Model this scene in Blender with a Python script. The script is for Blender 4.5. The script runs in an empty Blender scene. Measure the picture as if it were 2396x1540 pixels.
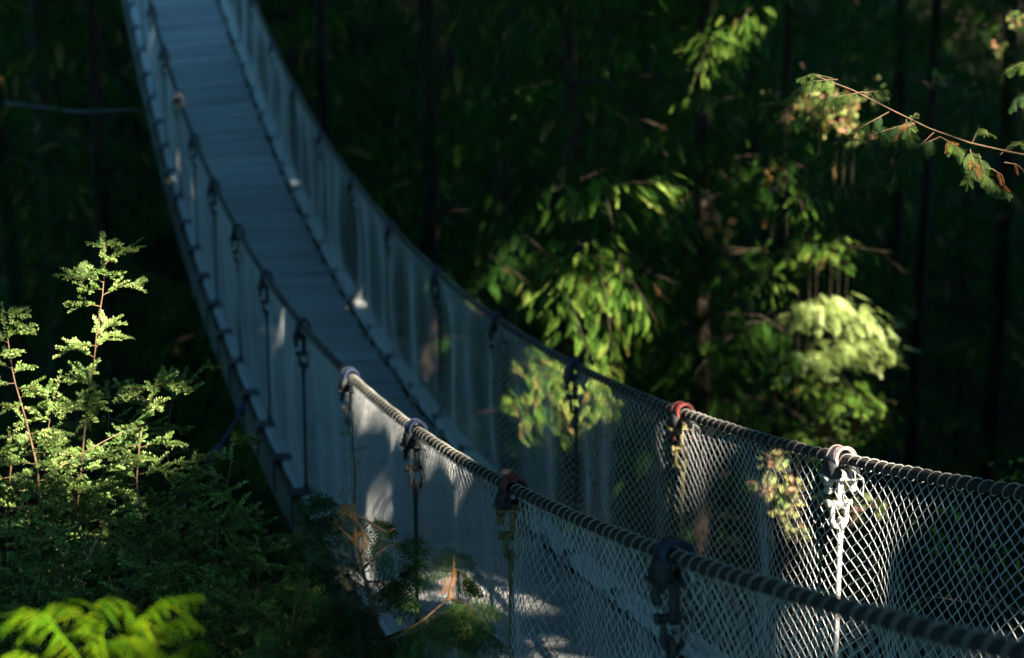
import bpy, math, random
import numpy as np
from mathutils import Matrix
rng = np.random.default_rng(7); random.seed(7)
SC = bpy.context.scene; COL = SC.collection
A_ = np.array

# ---------------------------------------------------------------- camera
F = 4800.0                       # focal length in units of a 2396 wide picture
CAM = A_([-2.2109, 0.0, 2.8318]); PITCH = math.radians(13.0689); YAW = math.radians(13.6326)
FW = A_([math.sin(YAW) * math.cos(PITCH), math.cos(YAW) * math.cos(PITCH), -math.sin(PITCH)])
RT = A_([math.cos(YAW), -math.sin(YAW), 0.0]); UP = np.cross(RT, FW)
cd = bpy.data.cameras.new("camera"); cam = bpy.data.objects.new("camera", cd); COL.objects.link(cam)
cam.matrix_world = Matrix(((RT[0], UP[0], -FW[0], CAM[0]), (RT[1], UP[1], -FW[1], CAM[1]), (RT[2], UP[2], -FW[2], CAM[2]), (0, 0, 0, 1)))
cd.sensor_width = 36; cd.lens = 36 * F / 2396; cd.clip_start = 0.1; cd.clip_end = 3000
cd.dof.use_dof = True; cd.dof.focus_distance = 6.9; cd.dof.aperture_fstop = 2.5
SC.camera = cam

# ---------------------------------------------------------------- light
SUN_AZ, SUN_EL = math.radians(160), math.radians(38)
SUN = A_([math.cos(SUN_EL) * math.sin(SUN_AZ), math.cos(SUN_EL) * math.cos(SUN_AZ), math.sin(SUN_EL)])
w = bpy.data.worlds.new("World"); SC.world = w; w.use_nodes = True
nt = w.node_tree; sky = nt.nodes.new("ShaderNodeTexSky"); sky.sky_type = 'NISHITA'; sky.sun_disc = False
sky.ozone_density = 6.0; sky.dust_density = 0.2; sky.sun_elevation = SUN_EL; sky.sun_rotation = SUN_AZ
bg = nt.nodes["Background"]; bg.inputs[1].default_value = 0.15
tm = nt.nodes.new("ShaderNodeMix"); tm.data_type = 'RGBA'; tm.blend_type = 'MULTIPLY'; tm.inputs[0].default_value = 1; tm.inputs[7].default_value = (0.54, 0.90, 0.88, 1)
nt.links.new(sky.outputs[0], tm.inputs[6]); nt.links.new(tm.outputs[2], bg.inputs[0])
ld = bpy.data.lights.new("sun", 'SUN'); lo = bpy.data.objects.new("sun", ld); COL.objects.link(lo)
ld.energy = 3.3; ld.angle = math.radians(0.5); ld.color = (1, 0.9, 0.74)
from mathutils import Vector
lo.rotation_euler = Vector(SUN).to_track_quat('Z', 'Y').to_euler()
lo.location = (20, -12, 20)
SC.view_settings.view_transform = 'Standard'; SC.view_settings.look = 'None'
SC.view_settings.exposure = 3.5; SC.view_settings.gamma = 1
SC.cycles.use_denoising = True
SC.cycles.max_bounces = 6; SC.cycles.diffuse_bounces = 3; SC.cycles.transmission_bounces = 4
SC.cycles.sample_clamp_indirect = 3.0
SC.cycles.caustics_reflective = False; SC.cycles.caustics_refractive = False


def at(px, py, D):
    """world point seen at (px, py) of the 2396 wide picture, D metres along the view axis"""
    px, py, D = np.broadcast_arrays(A_(px, float), A_(py, float), A_(D, float))
    return CAM + D[..., None] * FW + ((px - 1198) * D / F)[..., None] * RT + ((770 - py) * D / F)[..., None] * UP


def norm(v):
    return v / np.maximum(np.linalg.norm(v, axis=-1, keepdims=True), 1e-9)


# ---------------------------------------------------------------- mesh helpers
class MB:
    def __init__(s): s.v, s.f, s.t, s.n = [], [], [], 0
    def add(s, V, Fc, tint=0.5):
        V = np.asarray(V, float).reshape(-1, 3)
        s.v.append(V); s.f.append(np.asarray(Fc, int) + s.n)
        s.t.append(np.broadcast_to(np.asarray(tint, float), (len(V),))); s.n += len(V)
    def tubes(s, P, r, sides=6, ref=(0, 0, 1), tint=0.5, cap=True):
        P = np.asarray(P, float)
        if P.ndim == 2: P = P[None]
        m, n, _ = P.shape
        T = np.empty_like(P); T[:, 1:-1] = P[:, 2:] - P[:, :-2]; T[:, 0] = P[:, 1] - P[:, 0]; T[:, -1] = P[:, -1] - P[:, -2]
        T = norm(T); ref = np.broadcast_to(A_(ref, float), P.shape)
        N = np.cross(T, ref); bad = np.linalg.norm(N, axis=-1) < 0.05
        N[bad] = np.cross(T[bad], A_([0.8, 0.6, 0.1])); N = norm(N); B = np.cross(T, N)
        r = np.broadcast_to(np.asarray(r, float), (m, n))
        a = np.arange(sides) * 2 * math.pi / sides
        V = P[:, :, None] + r[:, :, None, None] * (np.cos(a)[:, None] * N[:, :, None] + np.sin(a)[:, None] * B[:, :, None])
        i = np.arange(m)[:, None, None] * n * sides + np.arange(n - 1)[None, :, None] * sides
        k = np.arange(sides); k2 = (k + 1) % sides
        Q = np.stack([i + k, i + k2, i + sides + k2, i + sides + k], -1).reshape(-1, 4)
        t = np.asarray(tint, float)
        if t.ndim == 1: t = np.repeat(t, n * sides)
        s.add(V, Q, t)
        if cap and sides > 2:
            b0 = s.n - m * n * sides
            for e in (0, n - 1):
                s.f.append((b0 + np.arange(m)[:, None] * n * sides + e * sides + (k if e else k[::-1])[None, :]))
    def box(s, lo, hi, tint=0.5, bev=0.0, R=None, off=None):
        x0, y0, z0 = lo; x1, y1, z1 = hi
        if bev > 0:
            b = bev; V = []
            for (X, Y, z) in ((0, 0, z0), (1, 1, z0 + b), (1, 1, z1 - b), (0, 0, z1)):
                q = 0 if X else b
                V += [(x0 + q, y0 + q, z), (x1 - q, y0 + q, z), (x1 - q, y1 - q, z), (x0 + q, y1 - q, z)]
            V = A_(V); Fq = [[3, 2, 1, 0], [12, 13, 14, 15]]
            for l in range(3):
                for c in range(4): Fq.append([l * 4 + c, l * 4 + (c + 1) % 4, l * 4 + 4 + (c + 1) % 4, l * 4 + 4 + c])
        else:
            V = A_([(x0, y0, z0), (x1, y0, z0), (x1, y1, z0), (x0, y1, z0), (x0, y0, z1), (x1, y0, z1), (x1, y1, z1), (x0, y1, z1)])
            Fq = [[3, 2, 1, 0], [4, 5, 6, 7], [0, 1, 5, 4], [1, 2, 6, 5], [2, 3, 7, 6], [3, 0, 4, 7]]
        if R is not None: V = V @ A_(R).T
        if off is not None: V = V + A_(off)
        s.add(V, Fq, tint)
    def inst(s, T, M, P, tint):
        """template T=(verts, faces, tint) placed N times with 3x3 columns M (N,3,3) and origins P (N,3)"""
        V, Fq, tt = T; N = len(P)
        if N == 0: return
        W = np.einsum('nij,vj->nvi', M, V) + P[:, None]
        Q = (Fq[None] + (np.arange(N) * len(V))[:, None, None]).reshape(-1, Fq.shape[1])
        s.add(W, Q, (np.broadcast_to(A_(tint, float), (N,))[:, None] + tt[None] - 0.5).reshape(-1))
    def build(s, name, mat, parent=None, smooth=True, origin=None):
        me = bpy.data.meshes.new(name)
        V = np.concatenate(s.v)
        if origin is not None: V = V - A_(origin)
        cnt = np.concatenate([np.full(len(f), f.shape[1]) for f in s.f]); idx = np.concatenate([f.ravel() for f in s.f])
        me.vertices.add(len(V)); me.vertices.foreach_set("co", V.astype(np.float32).ravel())
        me.loops.add(len(idx)); me.loops.foreach_set("vertex_index", idx.astype(np.int32))
        me.polygons.add(len(cnt)); st = np.concatenate([[0], np.cumsum(cnt)[:-1]])
        me.polygons.foreach_set("loop_start", st.astype(np.int32))
        me.polygons.foreach_set("use_smooth", np.full(len(cnt), smooth))
        a = me.attributes.new("tint", 'FLOAT', 'POINT'); a.data.foreach_set("value", np.concatenate(s.t).astype(np.float32))
        me.update(calc_edges=True); me.validate()
        me.materials.append(mat)
        o = bpy.data.objects.new(name, me); COL.objects.link(o)
        if origin is not None: o.location = origin
        if parent is not None: o.parent = parent
        return o


def tag(o, label=None, cat=None, group=None, kind=None):
    if label: o["label"] = label
    if cat: o["category"] = cat
    if group: o["group"] = group
    if kind: o["kind"] = kind
    return o


def empty(name, loc, label, cat, group=None):
    o = bpy.data.objects.new(name, None); COL.objects.link(o); o.location = loc
    return tag(o, label, cat, group)


def child(o, root):
    """parent keeping the world placement (roots are unrotated)"""
    o.parent = root; o.location = Vector(o.location) - root.location
    return o


# ---------------------------------------------------------------- materials
def mat(name, stops, scale=8.0, rough=0.7, metal=0.0, tintw=0.6, bump=0.0, bscale=60, detail=6, stretch=None, transl=0.0, spec=0.3):
    m = bpy.data.materials.new(name); m.use_nodes = True; n = m.node_tree; L = n.links.new
    b = n.nodes["Principled BSDF"]; b.inputs["Roughness"].default_value = rough; b.inputs["Metallic"].default_value = metal
    b.inputs["Specular IOR Level"].default_value = spec
    g = n.nodes.new("ShaderNodeNewGeometry"); src = g.outputs["Position"]
    if stretch:
        mp = n.nodes.new("ShaderNodeMapping"); mp.inputs["Scale"].default_value = stretch; L(src, mp.inputs[0]); src = mp.outputs[0]
    tx = n.nodes.new("ShaderNodeTexNoise"); tx.inputs["Scale"].default_value = scale; tx.inputs["Detail"].default_value = detail; L(src, tx.inputs["Vector"])
    at_ = n.nodes.new("ShaderNodeAttribute"); at_.attribute_name = "tint"
    mx = n.nodes.new("ShaderNodeMath"); mx.operation = 'MULTIPLY_ADD'; mx.inputs[1].default_value = tintw; L(at_.outputs["Fac"], mx.inputs[0])
    m2 = n.nodes.new("ShaderNodeMath"); m2.operation = 'MULTIPLY'; m2.inputs[1].default_value = 1 - tintw; L(tx.outputs["Fac"], m2.inputs[0]); L(m2.outputs[0], mx.inputs[2])
    cr = n.nodes.new("ShaderNodeValToRGB"); L(mx.outputs[0], cr.inputs[0])
    e = cr.color_ramp.elements
    while len(e) < len(stops): e.new(0.5)
    for el, (p, c) in zip(e, stops): el.position = p; el.color = (*c, 1)
    L(cr.outputs[0], b.inputs["Base Color"])
    if bump:
        t2 = n.nodes.new("ShaderNodeTexNoise"); t2.inputs["Scale"].default_value = bscale; t2.inputs["Detail"].default_value = 8; L(src, t2.inputs["Vector"])
        bp = n.nodes.new("ShaderNodeBump"); bp.inputs["Strength"].default_value = bump; bp.inputs["Distance"].default_value = 0.02; L(t2.outputs["Fac"], bp.inputs["Height"]); L(bp.outputs[0], b.inputs["Normal"])
    if transl:
        tr = n.nodes.new("ShaderNodeBsdfTranslucent"); mixs = n.nodes.new("ShaderNodeMixShader"); mixs.inputs[0].default_value = transl
        gm = n.nodes.new("ShaderNodeMix"); gm.data_type = 'RGBA'; gm.blend_type = 'MULTIPLY'; gm.inputs[0].default_value = 1
        L(cr.outputs[0], gm.inputs[6]); gm.inputs[7].default_value = (1.0, 1.15, 0.5, 1); L(gm.outputs[2], tr.inputs[0])
        L(b.outputs[0], mixs.inputs[1]); L(tr.outputs[0], mixs.inputs[2]); L(mixs.outputs[0], n.nodes["Material Output"].inputs[0])
    m["ramp"] = cr.name
    return m


M = {}
M['steel'] = mat('galvanised_wire', [(0.1, (.22, .225, .22)), (.5, (.37, .375, .365)), (.9, (.5, .5, .48))], 30, .5, .15, .5)
M['coil'] = mat('lacing_wire', [(0.2, (.17, .17, .15)), (.8, (.34, .33, .29))], 30, .5, .2, .3)
M['rope'] = mat('weathered_rope', [(.3, (.013, .011, .009)), (.7, (.042, .034, .027))], 40, .85, 0, .2, .6, 220)
M['iron'] = mat('dark_iron', [(.3, (.018, .020, .022)), (.7, (.05, .05, .048))], 40, .55, .3, .3, .4, 150)
M['zinc'] = mat('pale_galvanised', [(.3, (.32, .31, .28)), (.7, (.5, .48, .42))], 50, .5, .3, .3, .3, 150)
M['brass'] = mat('mossy_yellow_steel', [(.3, (.10, .08, .03)), (.7, (.26, .21, .09))], 60, .5, .4, .3, .4, 150)
M['red'] = mat('faded_red_paint', [(.3, (.05, .016, .015)), (.5, (.16, .03, .028)), (.7, (.27, .07, .06))], 60, .6, 0, .3, .4, 150)
M['pink'] = mat('worn_pink_paint', [(.3, (.30, .14, .13)), (.7, (.62, .50, .46))], 40, .6, 0, .3, .4, 150)
M['navy'] = mat('dark_blue_paint', [(.3, (.012, .02, .045)), (.7, (.03, .045, .09))], 60, .6, 0, .3, .4, 150)
M['plank'] = mat('weathered_plank', [(.15, (.16, .16, .157)), (.5, (.31, .305, .295)), (.9, (.47, .46, .44))], 9, .85, 0, .62, .5, 90, 8, (1, 14, 4), spec=.12)
M['curb'] = mat('pale_curb_board', [(.2, (.24, .24, .235)), (.8, (.42, .42, .40))], 7, .7, 0, .35, .4, 90, 8, (8, 1, 4))
M['fascia'] = mat('mossy_beam', [(.3, (.022, .022, .011)), (.7, (.07, .065, .03))], 6, .85, 0, .2, .5, 60)
M['needle'] = mat('hemlock_needle', [(.1, (.014, .034, .012)), (.45, (.05, .10, .02)), (.7, (.14, .22, .05)), (.95, (.30, .38, .12))], 9, .5, 0, .8, 0, transl=.3)
M['cedar'] = mat('cedar_scale', [(.1, (.018, .042, .018)), (.5, (.045, .095, .025)), (.95, (.15, .22, .05))], 9, .5, 0, .8, 0, transl=.35, spec=.2)
M['frond'] = mat('bright_frond', [(.1, (.02, .09, .004)), (.5, (.085, .20, .004)), (.95, (.24, .30, .004))], 9, .7, 0, .8, 0, transl=.45, spec=.08)
M['forest'] = mat('forest_foliage', [(.1, (.006, .017, .005)), (.45, (.020, .056, .009)), (.72, (.11, .22, .03)), (.88, (.30, .38, .08)), (.97, (.30, .17, .06))], 1.5, .75, 0, .7, 0, transl=.35, spec=.02)  # shade put into the low tints, sunlight into the high; dead sprays last
M['autumn'] = mat('autumn_leaf', [(.05, (.34, .17, .13)), (.25, (.30, .16, .07)), (.45, (.04, .07, .02)), (.62, (.34, .31, .10)), (.9, (.12, .22, .05))], 5, .6, 0, .8, 0, transl=.35)
M['dead'] = mat('dead_orange_leaf', [(.1, (.20, .06, .012)), (.9, (.42, .19, .05))], 20, .6, 0, .7, 0, transl=.3)
M['moss'] = mat('pale_moss', [(.1, (.07, .09, .02)), (.4, (.20, .27, .06)), (.75, (.34, .42, .14)), (.95, (.52, .58, .28))], 5, .6, 0, .7, 0, transl=.35)
M['bark'] = mat('brown_bark', [(.3, (.010, .008, .006)), (.7, (.05, .036, .026))], 12, .9, 0, .2, .8, 30, 8, (3, 3, .6), spec=.05)
M['twig'] = mat('tan_twig', [(.3, (.10, .06, .03)), (.7, (.28, .19, .11))], 30, .7, 0, .3, .3, 200)
M['stem'] = mat('brown_stem', [(.3, (.045, .026, .013)), (.7, (.15, .09, .045))], 30, .7, 0, .3, .3, 200)
M['litter'] = mat('leaf_litter', [(.1, (.03, .02, .01)), (.6, (.10, .06, .025)), (.95, (.22, .15, .06))], 20, .8, 0, .8)
M['soil'] = mat('forest_soil', [(.3, (.004, .0035, .002)), (.7, (.013, .011, .006))], 1.2, 1.0, 0, 0, .8, 3, spec=0.0)


# ---------------------------------------------------------------- bridge curve
W, S, Y0, H = 1.2, 1.8104, 4.7141, 1.0855
def cx(side, k):
    s = np.asarray(k, float) - 5; s_ = np.clip(s, -7, 6)
    return side * W / 2 - .0008 * s_ ** 2 + .00017 * s_ ** 3
def cy(k): return Y0 + np.asarray(k, float) * S
def cz(side, k):
    s = np.asarray(k, float) - 5; q = np.clip(s, -7, 7.5)
    z = -.0274 * q + .0361 * q ** 2 - .0004 * q ** 3
    z = z + (s - q) * (-.0274 + .0722 * q - .0012 * q ** 2)
    return z + (np.where(side > 0, -.0274 + .0031 * np.clip(s, -6, 6) ** 2, 0))
def C(side, k): return np.stack(np.broadcast_arrays(cx(side, k), cy(k), cz(side, k)), -1)
def deckz(x, k):
    f = (x + W / 2) / W
    return cz(-1, k) * (1 - f) + cz(1, k) * f - H
def B(x, k, dz=0.0):
    k = np.asarray(k, float); f = (x + W / 2) / W
    xx = cx(-1, k) * (1 - f) + cx(1, k) * f
    return np.stack(np.broadcast_arrays(xx, cy(k), deckz(x, k) + dz), -1)
KA, KB = -2.4, 17.0

# ---------------------------------------------------------------- chosen lit spots the crowns are cut open for: (point, radius)
HOLES = []
def hole(p, r): HOLES.append((np.asarray(p, float), r))
def holepx(px, py, D, rpx): hole(at(px, py, D), rpx * D / F)
for k in np.arange(1.45, 3.1, .09): hole(C(-1, k) + [0, 0, .03], .06)
for k, v, r in ((2.12, .55, .03), (1.74, .45, .03), (1.7, .8, .03)):
    hole(C(-1, k) - [0, 0, v * H], r)
for k in np.arange(1.62, 2.06, .12): hole(C(1, k), .085)
for k, v, r in ((1.85, .12, .07), (1.72, .12, .07)): hole(C(1, k) - [0, 0, v * H], r)
for v in (0, .12, .24, .36, .5): hole(C(1, 1) - [0, .05, v * H - .02], .12)
for k, v, r in ((.8, .45, .04), (.1, .6, .05)): hole(C(1, k) - [0, 0, v * H], r)
for k in (.25, .5, .75, 1.3): hole(C(1, k), .05)
hole(C(-1, .68) + [0, 0, .02], .05)
for k, v in ((9.2, .3), (9.2, .7), (10.1, .2), (10.15, .6), (8.2, .5), (11, .3)): hole(C(-1, k) - [0, 0, v * H], .07)
hole(C(-1, 8.97), .06)
hole(B(.28, 11.1), .06); hole(B(.6, 9.15), .06);
for x, k in ((.1, .8), (.3, .7), (.5, .6), (.6, .45), (.62, .3)): hole(B(x, k), .1)
for k in (.05, .15, .25, .35): hole(B(.61, k), .08)
# saplings, shrub, frond
for px, py, D, r in ((235, 610, 7, 60), (200, 680, 7, 45), (300, 670, 7, 55), (240, 720, 7, 50), (20, 780, 7, 45), (15, 850, 7, 50), (45, 900, 7, 55), (70, 950, 7, 40),
                     (140, 895, 7, 38), (60, 1010, 7, 45), (365, 920, 6.9, 32), (340, 960, 6.9, 45), (300, 990, 6.9, 45), (380, 1000, 6.9, 45), (200, 1040, 6.9, 30), (230, 1080, 6.9, 40), (340, 1060, 6.9, 50), (400, 1080, 6.9, 30),
                     (120, 800, 7, 28), (290, 800, 7, 35), (90, 1100, 7, 30), (830, 1060, 6.2, 22), (826, 1190, 6, 30), (880, 1230, 6, 22), (930, 1245, 6, 22), (1050, 1320, 6, 16), (1075, 1370, 6, 20), (1000, 1430, 6, 6),
                     (1070, 1490, 6, 22), (900, 1500, 6, 6), (700, 1420, 6, 24), (650, 1470, 6, 24), (665, 1345, 6.4, 22), (200, 1310, 6.6, 22), 
                     (60, 1480, 3.8, 130), (180, 1430, 3.8, 110), (280, 1490, 3.8, 110), (400, 1400, 3.8, 90), (120, 1530, 3.8, 120), (420, 1500, 3.8, 60),
                     (1900, 190, 7, 42), (1960, 200, 7, 45), (2040, 240, 7, 45), (2110, 285, 7, 50), (2190, 320, 7, 50), (2260, 380, 7, 55), (2320, 430, 7, 50), (2380, 350, 7, 45), (2380, 150, 7, 45), (2300, 330, 7, 40)):
    holepx(px, py, D, r * (1.0 if D in (7, 6.9) and px < 500 else 1))
# foliage beyond the bridge
for px, py, D, r in ((1545, 455, 15, 52), (1500, 420, 15, 30), (1340, 655, 15, 30), (1400, 720, 15, 50), (1450, 640, 15, 34), (1490, 700, 15, 36), (1530, 740, 15, 36), (1370, 790, 15, 42), (1440, 800, 15, 50), (1450, 860, 15, 42), (1350, 850, 15, 40),
                     (1230, 860, 15, 60), (1290, 900, 15, 70), (1400, 930, 15, 60), (1240, 950, 15, 60), (1330, 980, 15, 50), (1200, 1010, 15, 30), (960, 580, 17, 22), (1110, 760, 16, 26), (1000, 860, 16, 25),
                     (1730, 45, 17, 45), (1660, 90, 17, 36), (1630, 170, 17, 45), (1600, 210, 17, 26), (1470, 110, 17, 18), (1235, 210, 18, 38), (1290, 190, 18, 22),
                     (1990, 580, 18, 40), (1930, 550, 18, 22), (2040, 600, 18, 24), (1950, 700, 18, 36), (2010, 720, 18, 50), (2000, 790, 18, 50), (1960, 830, 18, 34), (2050, 830, 18, 30), (1930, 755, 18, 26), (2010, 930, 18, 34), (1960, 980, 18, 28), (2070, 910, 18, 26), (2090, 960, 18, 22), (1990, 1030, 18, 24), (1870, 500, 18, 18), (1790, 660, 18, 16),
                     (1870, 240, 18, 22), (1925, 235, 18, 26), (1970, 270, 18, 26), (2060, 215, 18, 18), (1950, 300, 18, 20), (1840, 290, 18, 20), (2000, 300, 18, 30),
                     (2160, 200, 21, 40), (2150, 510, 21, 46), (1830, 555, 19, 34), (1820, 800, 19, 22), (2340, 110, 19, 34), (2385, 50, 19, 36), (1700, 950, 15, 36),
                     (1815, 1085, 11, 32), (1790, 1135, 11, 26), (1850, 1145, 11, 32), (1835, 1195, 11, 26), (1870, 1240, 11, 22), (1900, 1290, 11, 16), (1965, 1130, 11, 20), (1995, 1200, 11, 18), (1722, 1270, 11, 18), (1760, 1400, 9, 16), (1330, 1100, 13, 22), (1390, 1120, 13, 20), (2270, 1390, 8.5, 40), (2000, 1250, 10, 25), (2060, 1180, 11, 28),
                     (335, 218, 20, 14), (280, 500, 22, 14), (265, 495, 22, 10), (460, 690, 15, 14), (845, 175, 22, 26), (720, 110, 24, 18), (590, 870, 14, 22), (60, 65, 22, 18)):
    holepx(px, py, D, r)
hr = np.random.default_rng(21)
for _ in range(130):
    D_ = hr.uniform(14.5, 23); q = at(hr.uniform(640, 2390), hr.uniform(-10, 950), D_); r_ = hr.uniform(5, 15) * D_ / F
    l = q + np.linspace(0, 40, 200)[:, None] * SUN; zd = deckz(0, np.clip((l[:, 1] - Y0) / S, KA, KB))
    if not ((np.abs(l[:, 0]) < 1.0) & (l[:, 2] > zd - .5) & (l[:, 2] < zd + 1.5)).any(): hole(q, r_)
for _ in range(7): holepx(hr.uniform(0, 250), hr.uniform(60, 520), hr.uniform(19, 22), hr.uniform(3, 7))
HP = A_([h[0] for h in HOLES]); HR = A_([h[1] for h in HOLES])


def open_to_sun(P, slack=0.1, tmin=0.7):
    """True for points that do not stand between the sun and one of the lit spots"""
    ok = np.ones(len(P), bool)
    for p, r in zip(HP, HR):
        d = P - p; t = d @ SUN
        q = np.linalg.norm(d - t[:, None] * SUN, axis=1)
        ok &= ~((t > tmin) & (q < r + slack))
    return ok


# ---------------------------------------------------------------- leaf templates
def rhombi(base, dirs, nrm, ln, wd, tint=None):
    base, dirs, nrm = map(lambda a: np.asarray(a, float), (base, dirs, nrm))
    ln = np.broadcast_to(ln, (len(base),))[:, None]; wd = np.broadcast_to(wd, (len(base),))[:, None]
    sd = norm(np.cross(nrm, dirs))
    V = np.stack([base, base + dirs * ln * .45 + sd * wd / 2, base + dirs * ln, base + dirs * ln * .45 - sd * wd / 2], 1).reshape(-1, 3)
    Q = np.arange(len(base) * 4).reshape(-1, 4)
    return V, Q


def spray_template(pairs, droop=.25, lw=.16, side=.5, ang=50):
    b, d, l = [], [], []
    for i in range(pairs):
        t = (i + .5) / pairs
        for sg in (-1, 1):
            a = math.radians(ang) * sg * (1 - .3 * t)
            b.append((sg * .012, t, -droop * t * t)); d.append((math.sin(a), math.cos(a), -2 * droop * t - .25)); l.append(side * (1 - .75 * t) * (.5 + .9 * min(t * 4, 1)))
    b.append((0, .85, -droop * .72)); d.append((0, 1, -2 * droop)); l.append(.22)
    b, d = A_(b), norm(A_(d)); V, Q = rhombi(b, d, np.tile([0, 0, 1.], (len(b), 1)), A_(l), lw)
    return V, Q, .5 + .12 * (V[:, 1] - .5)


def fine_spray_template(pairs=8, sub=6, droop=.25):
    bb, dd, ll = [], [], []
    for i in range(pairs):
        t = (i + .6) / pairs
        for sg in (-1, 1):
            a = math.radians(48) * sg; o = A_([0, t, -droop * t * t]); dr = norm(A_([math.sin(a), math.cos(a), -2 * droop * t - .15])); L0 = .46 * (1 - .7 * t) * min(1, .45 + t * 2.5)
            n = norm(np.cross(dr, [dr[1], -dr[0], 0])); sdv = norm(np.cross([0, 0, 1.], dr))
            for j in range(sub):
                u = (j + .5) / sub; p = o + dr * L0 * u - A_([0, 0, .25 * L0 * u * u])
                for s2 in (-1, 1):
                    bb.append(p); dd.append(norm(dr * .85 + sdv * s2 * .6)); ll.append(.095 * (1.1 - .5 * u))
            bb.append(o + dr * L0 * .9 - A_([0, 0, .2 * L0])); dd.append(dr); ll.append(.09)
    for j in range(10):
        t = .1 + .09 * j
        for s2 in (-1, 1): bb.append(A_([0, t, -droop * t * t])); dd.append(norm(A_([s2 * .6, .8, -.3]))); ll.append(.08)
    bb, dd = A_(bb), A_(dd); V, Q = rhombi(bb, dd, np.tile([0, 0, 1.], (len(bb), 1)), A_(ll) * 1.05, .038)
    return V, Q, .5 + .2 * (V[:, 1] - .5)


SPRAY = spray_template(9, .4, .048, .36, 46); SPRAY_L = spray_template(7, .35, .055, .42, 40); FINE = fine_spray_template(6, 4); FROND = fine_spray_template(11, 5, .5)
LEAF = (A_([(0, 0, 0), (.3, .35, .06), (.22, .7, .02), (0, 1, -.12), (-.22, .7, .02), (-.3, .35, .06)]), A_([[0, 1, 2, 3, 4, 5]]), np.full(6, .5))

PINNA = (A_([(-.015, 0, 0), (.015, 0, 0), (.028, .4, .05), (-.028, .4, .05), (.02, .75, -.05), (-.02, .75, -.05), (.004, 1, -.16), (-.004, 1, -.16)]), A_([[0, 1, 2, 3], [3, 2, 4, 5], [5, 4, 6, 7]]), np.full(8, .5))

def frames(Yd, Zd, sx, sy=None, sz=None):
    """3x3 with columns x, y=Yd, z close to Zd"""
    Yd = norm(Yd); X = norm(np.cross(Yd, Zd)); Z = np.cross(X, Yd)
    sx = np.broadcast_to(sx, (len(Yd),)); sy = sx if sy is None else np.broadcast_to(sy, (len(Yd),))
    return np.stack([X * sx[:, None], Yd * sy[:, None], Z * sx[:, None]], -1)


def curve(pts, n):
    pts = np.asarray(pts, float); d = np.r_[0, np.cumsum(np.linalg.norm(np.diff(pts, axis=0), axis=1))]
    t = np.linspace(0, d[-1], n * 3); P = np.stack([np.interp(t, d, pts[:, i]) for i in range(3)], 1)
    for _ in range(max(1, n // 4)): P[1:-1] = (P[:-2] + 2 * P[1:-1] + P[2:]) / 4
    return P[np.linspace(0, len(P) - 1, n).round().astype(int)]


# ================================================================ THE BRIDGE
bridge = empty("suspension_bridge", tuple(B(0, 0)), "long narrow suspension footbridge with wire mesh sides crossing the wooded ravine", "footbridge")
BO = A_(bridge.location)
def part(mb, name, m, parent=None, smooth=True):
    o = mb.build(name, m, None, smooth)
    o.parent = parent or bridge
    o.location = (0, 0, 0) if parent else -bridge.location
    return o

for side in (-1, 1):
    # hand cable, with a red painted stretch on the near one
    ks = np.arange(KA, KB + .01, .125)
    mb = MB(); mb.tubes(C(side, ks), .0185, 14, (1, 0, 0)); cable = part(mb, "hand_cable", M['rope'])
    tag(cable, "near left hand cable wrapped in spiral wire" if side < 0 else "far right hand cable wrapped in spiral wire")
    # lacing wire spiralling round it
    kk = np.arange(KA + .1, KB - .1, 1 / 250.0); ph = kk * 25 * 2 * math.pi + .6 * np.sin(kk * 9.1) + .5 * np.sin(kk * 23.7 + side)
    P = C(side, kk); rr = .0222 + .0012 * np.sin(kk * 31)
    P = P + np.stack([rr * np.cos(ph), 0 * ph, rr * np.sin(ph) * 1.12 - .002], 1)
    mb = MB(); mb.tubes(P, .0020, 6, (0, 1, 0.01)); part(mb, "lacing_wire", M['coil'], cable)
    # chain link mesh: interlocking zigzag wires
    p = 1 / 52.0; js = np.arange(int((KA + .1) / p), int((KB - .1) / p)); rows = 45
    J, I = np.meshgrid(js, np.arange(rows), indexing='ij')
    odd = (I + J) % 2
    kz = J * p + np.where(odd, p * 1.07, -p * .07)
    kz = kz + .034 * np.sin(2 * math.pi * kz + .4) * (.4 + .6 * I / rows) + .022 * np.sin(kz * 5.3 + side) * np.sin(I / rows * 2.5 + kz)
    v = I / (rows - 1.0)
    bulge = np.sin(math.pi * v) * (.028 * np.sin(kz * 3.7 + side * 2) + .02 * np.sin(kz * 9.3) + .014 * np.sin(kz * 17 + 2 * v)) + v * (1 - v) * .035 * np.cos(2 * math.pi * kz)
    hook = np.where(odd, .0016, -.0016)
    X = cx(side, kz) - side * (.012 + .01 * v) + side * bulge + hook
    Z = cz(side, kz) - .026 - v * (H - .05) + .008 * np.sin(kz * 13) * v
    P = np.stack([X, cy(kz), Z], -1) + rng.normal(0, .001, (len(js), rows, 3))
    # corners are rounded: a short flat piece at every bend
    a = np.repeat(P, 2, axis=1); D1 = np.zeros_like(a)
    D1[:, 1:-1:2] = (P[:, 1:] - P[:, :-1]) * .1; D1[:, 2::2] = (P[:, :-1] - P[:, 1:]) * .1
    mb = MB(); mb.tubes(a + D1, .0018, 4, (1, 0, 0), rng.uniform(.2, .8, len(js)), cap=False)
    tag(part(mb, "wire_mesh", M['steel']), "left wire mesh side nearest the camera" if side < 0 else "right wire mesh side on the far edge")

rng = np.random.default_rng(101)
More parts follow.
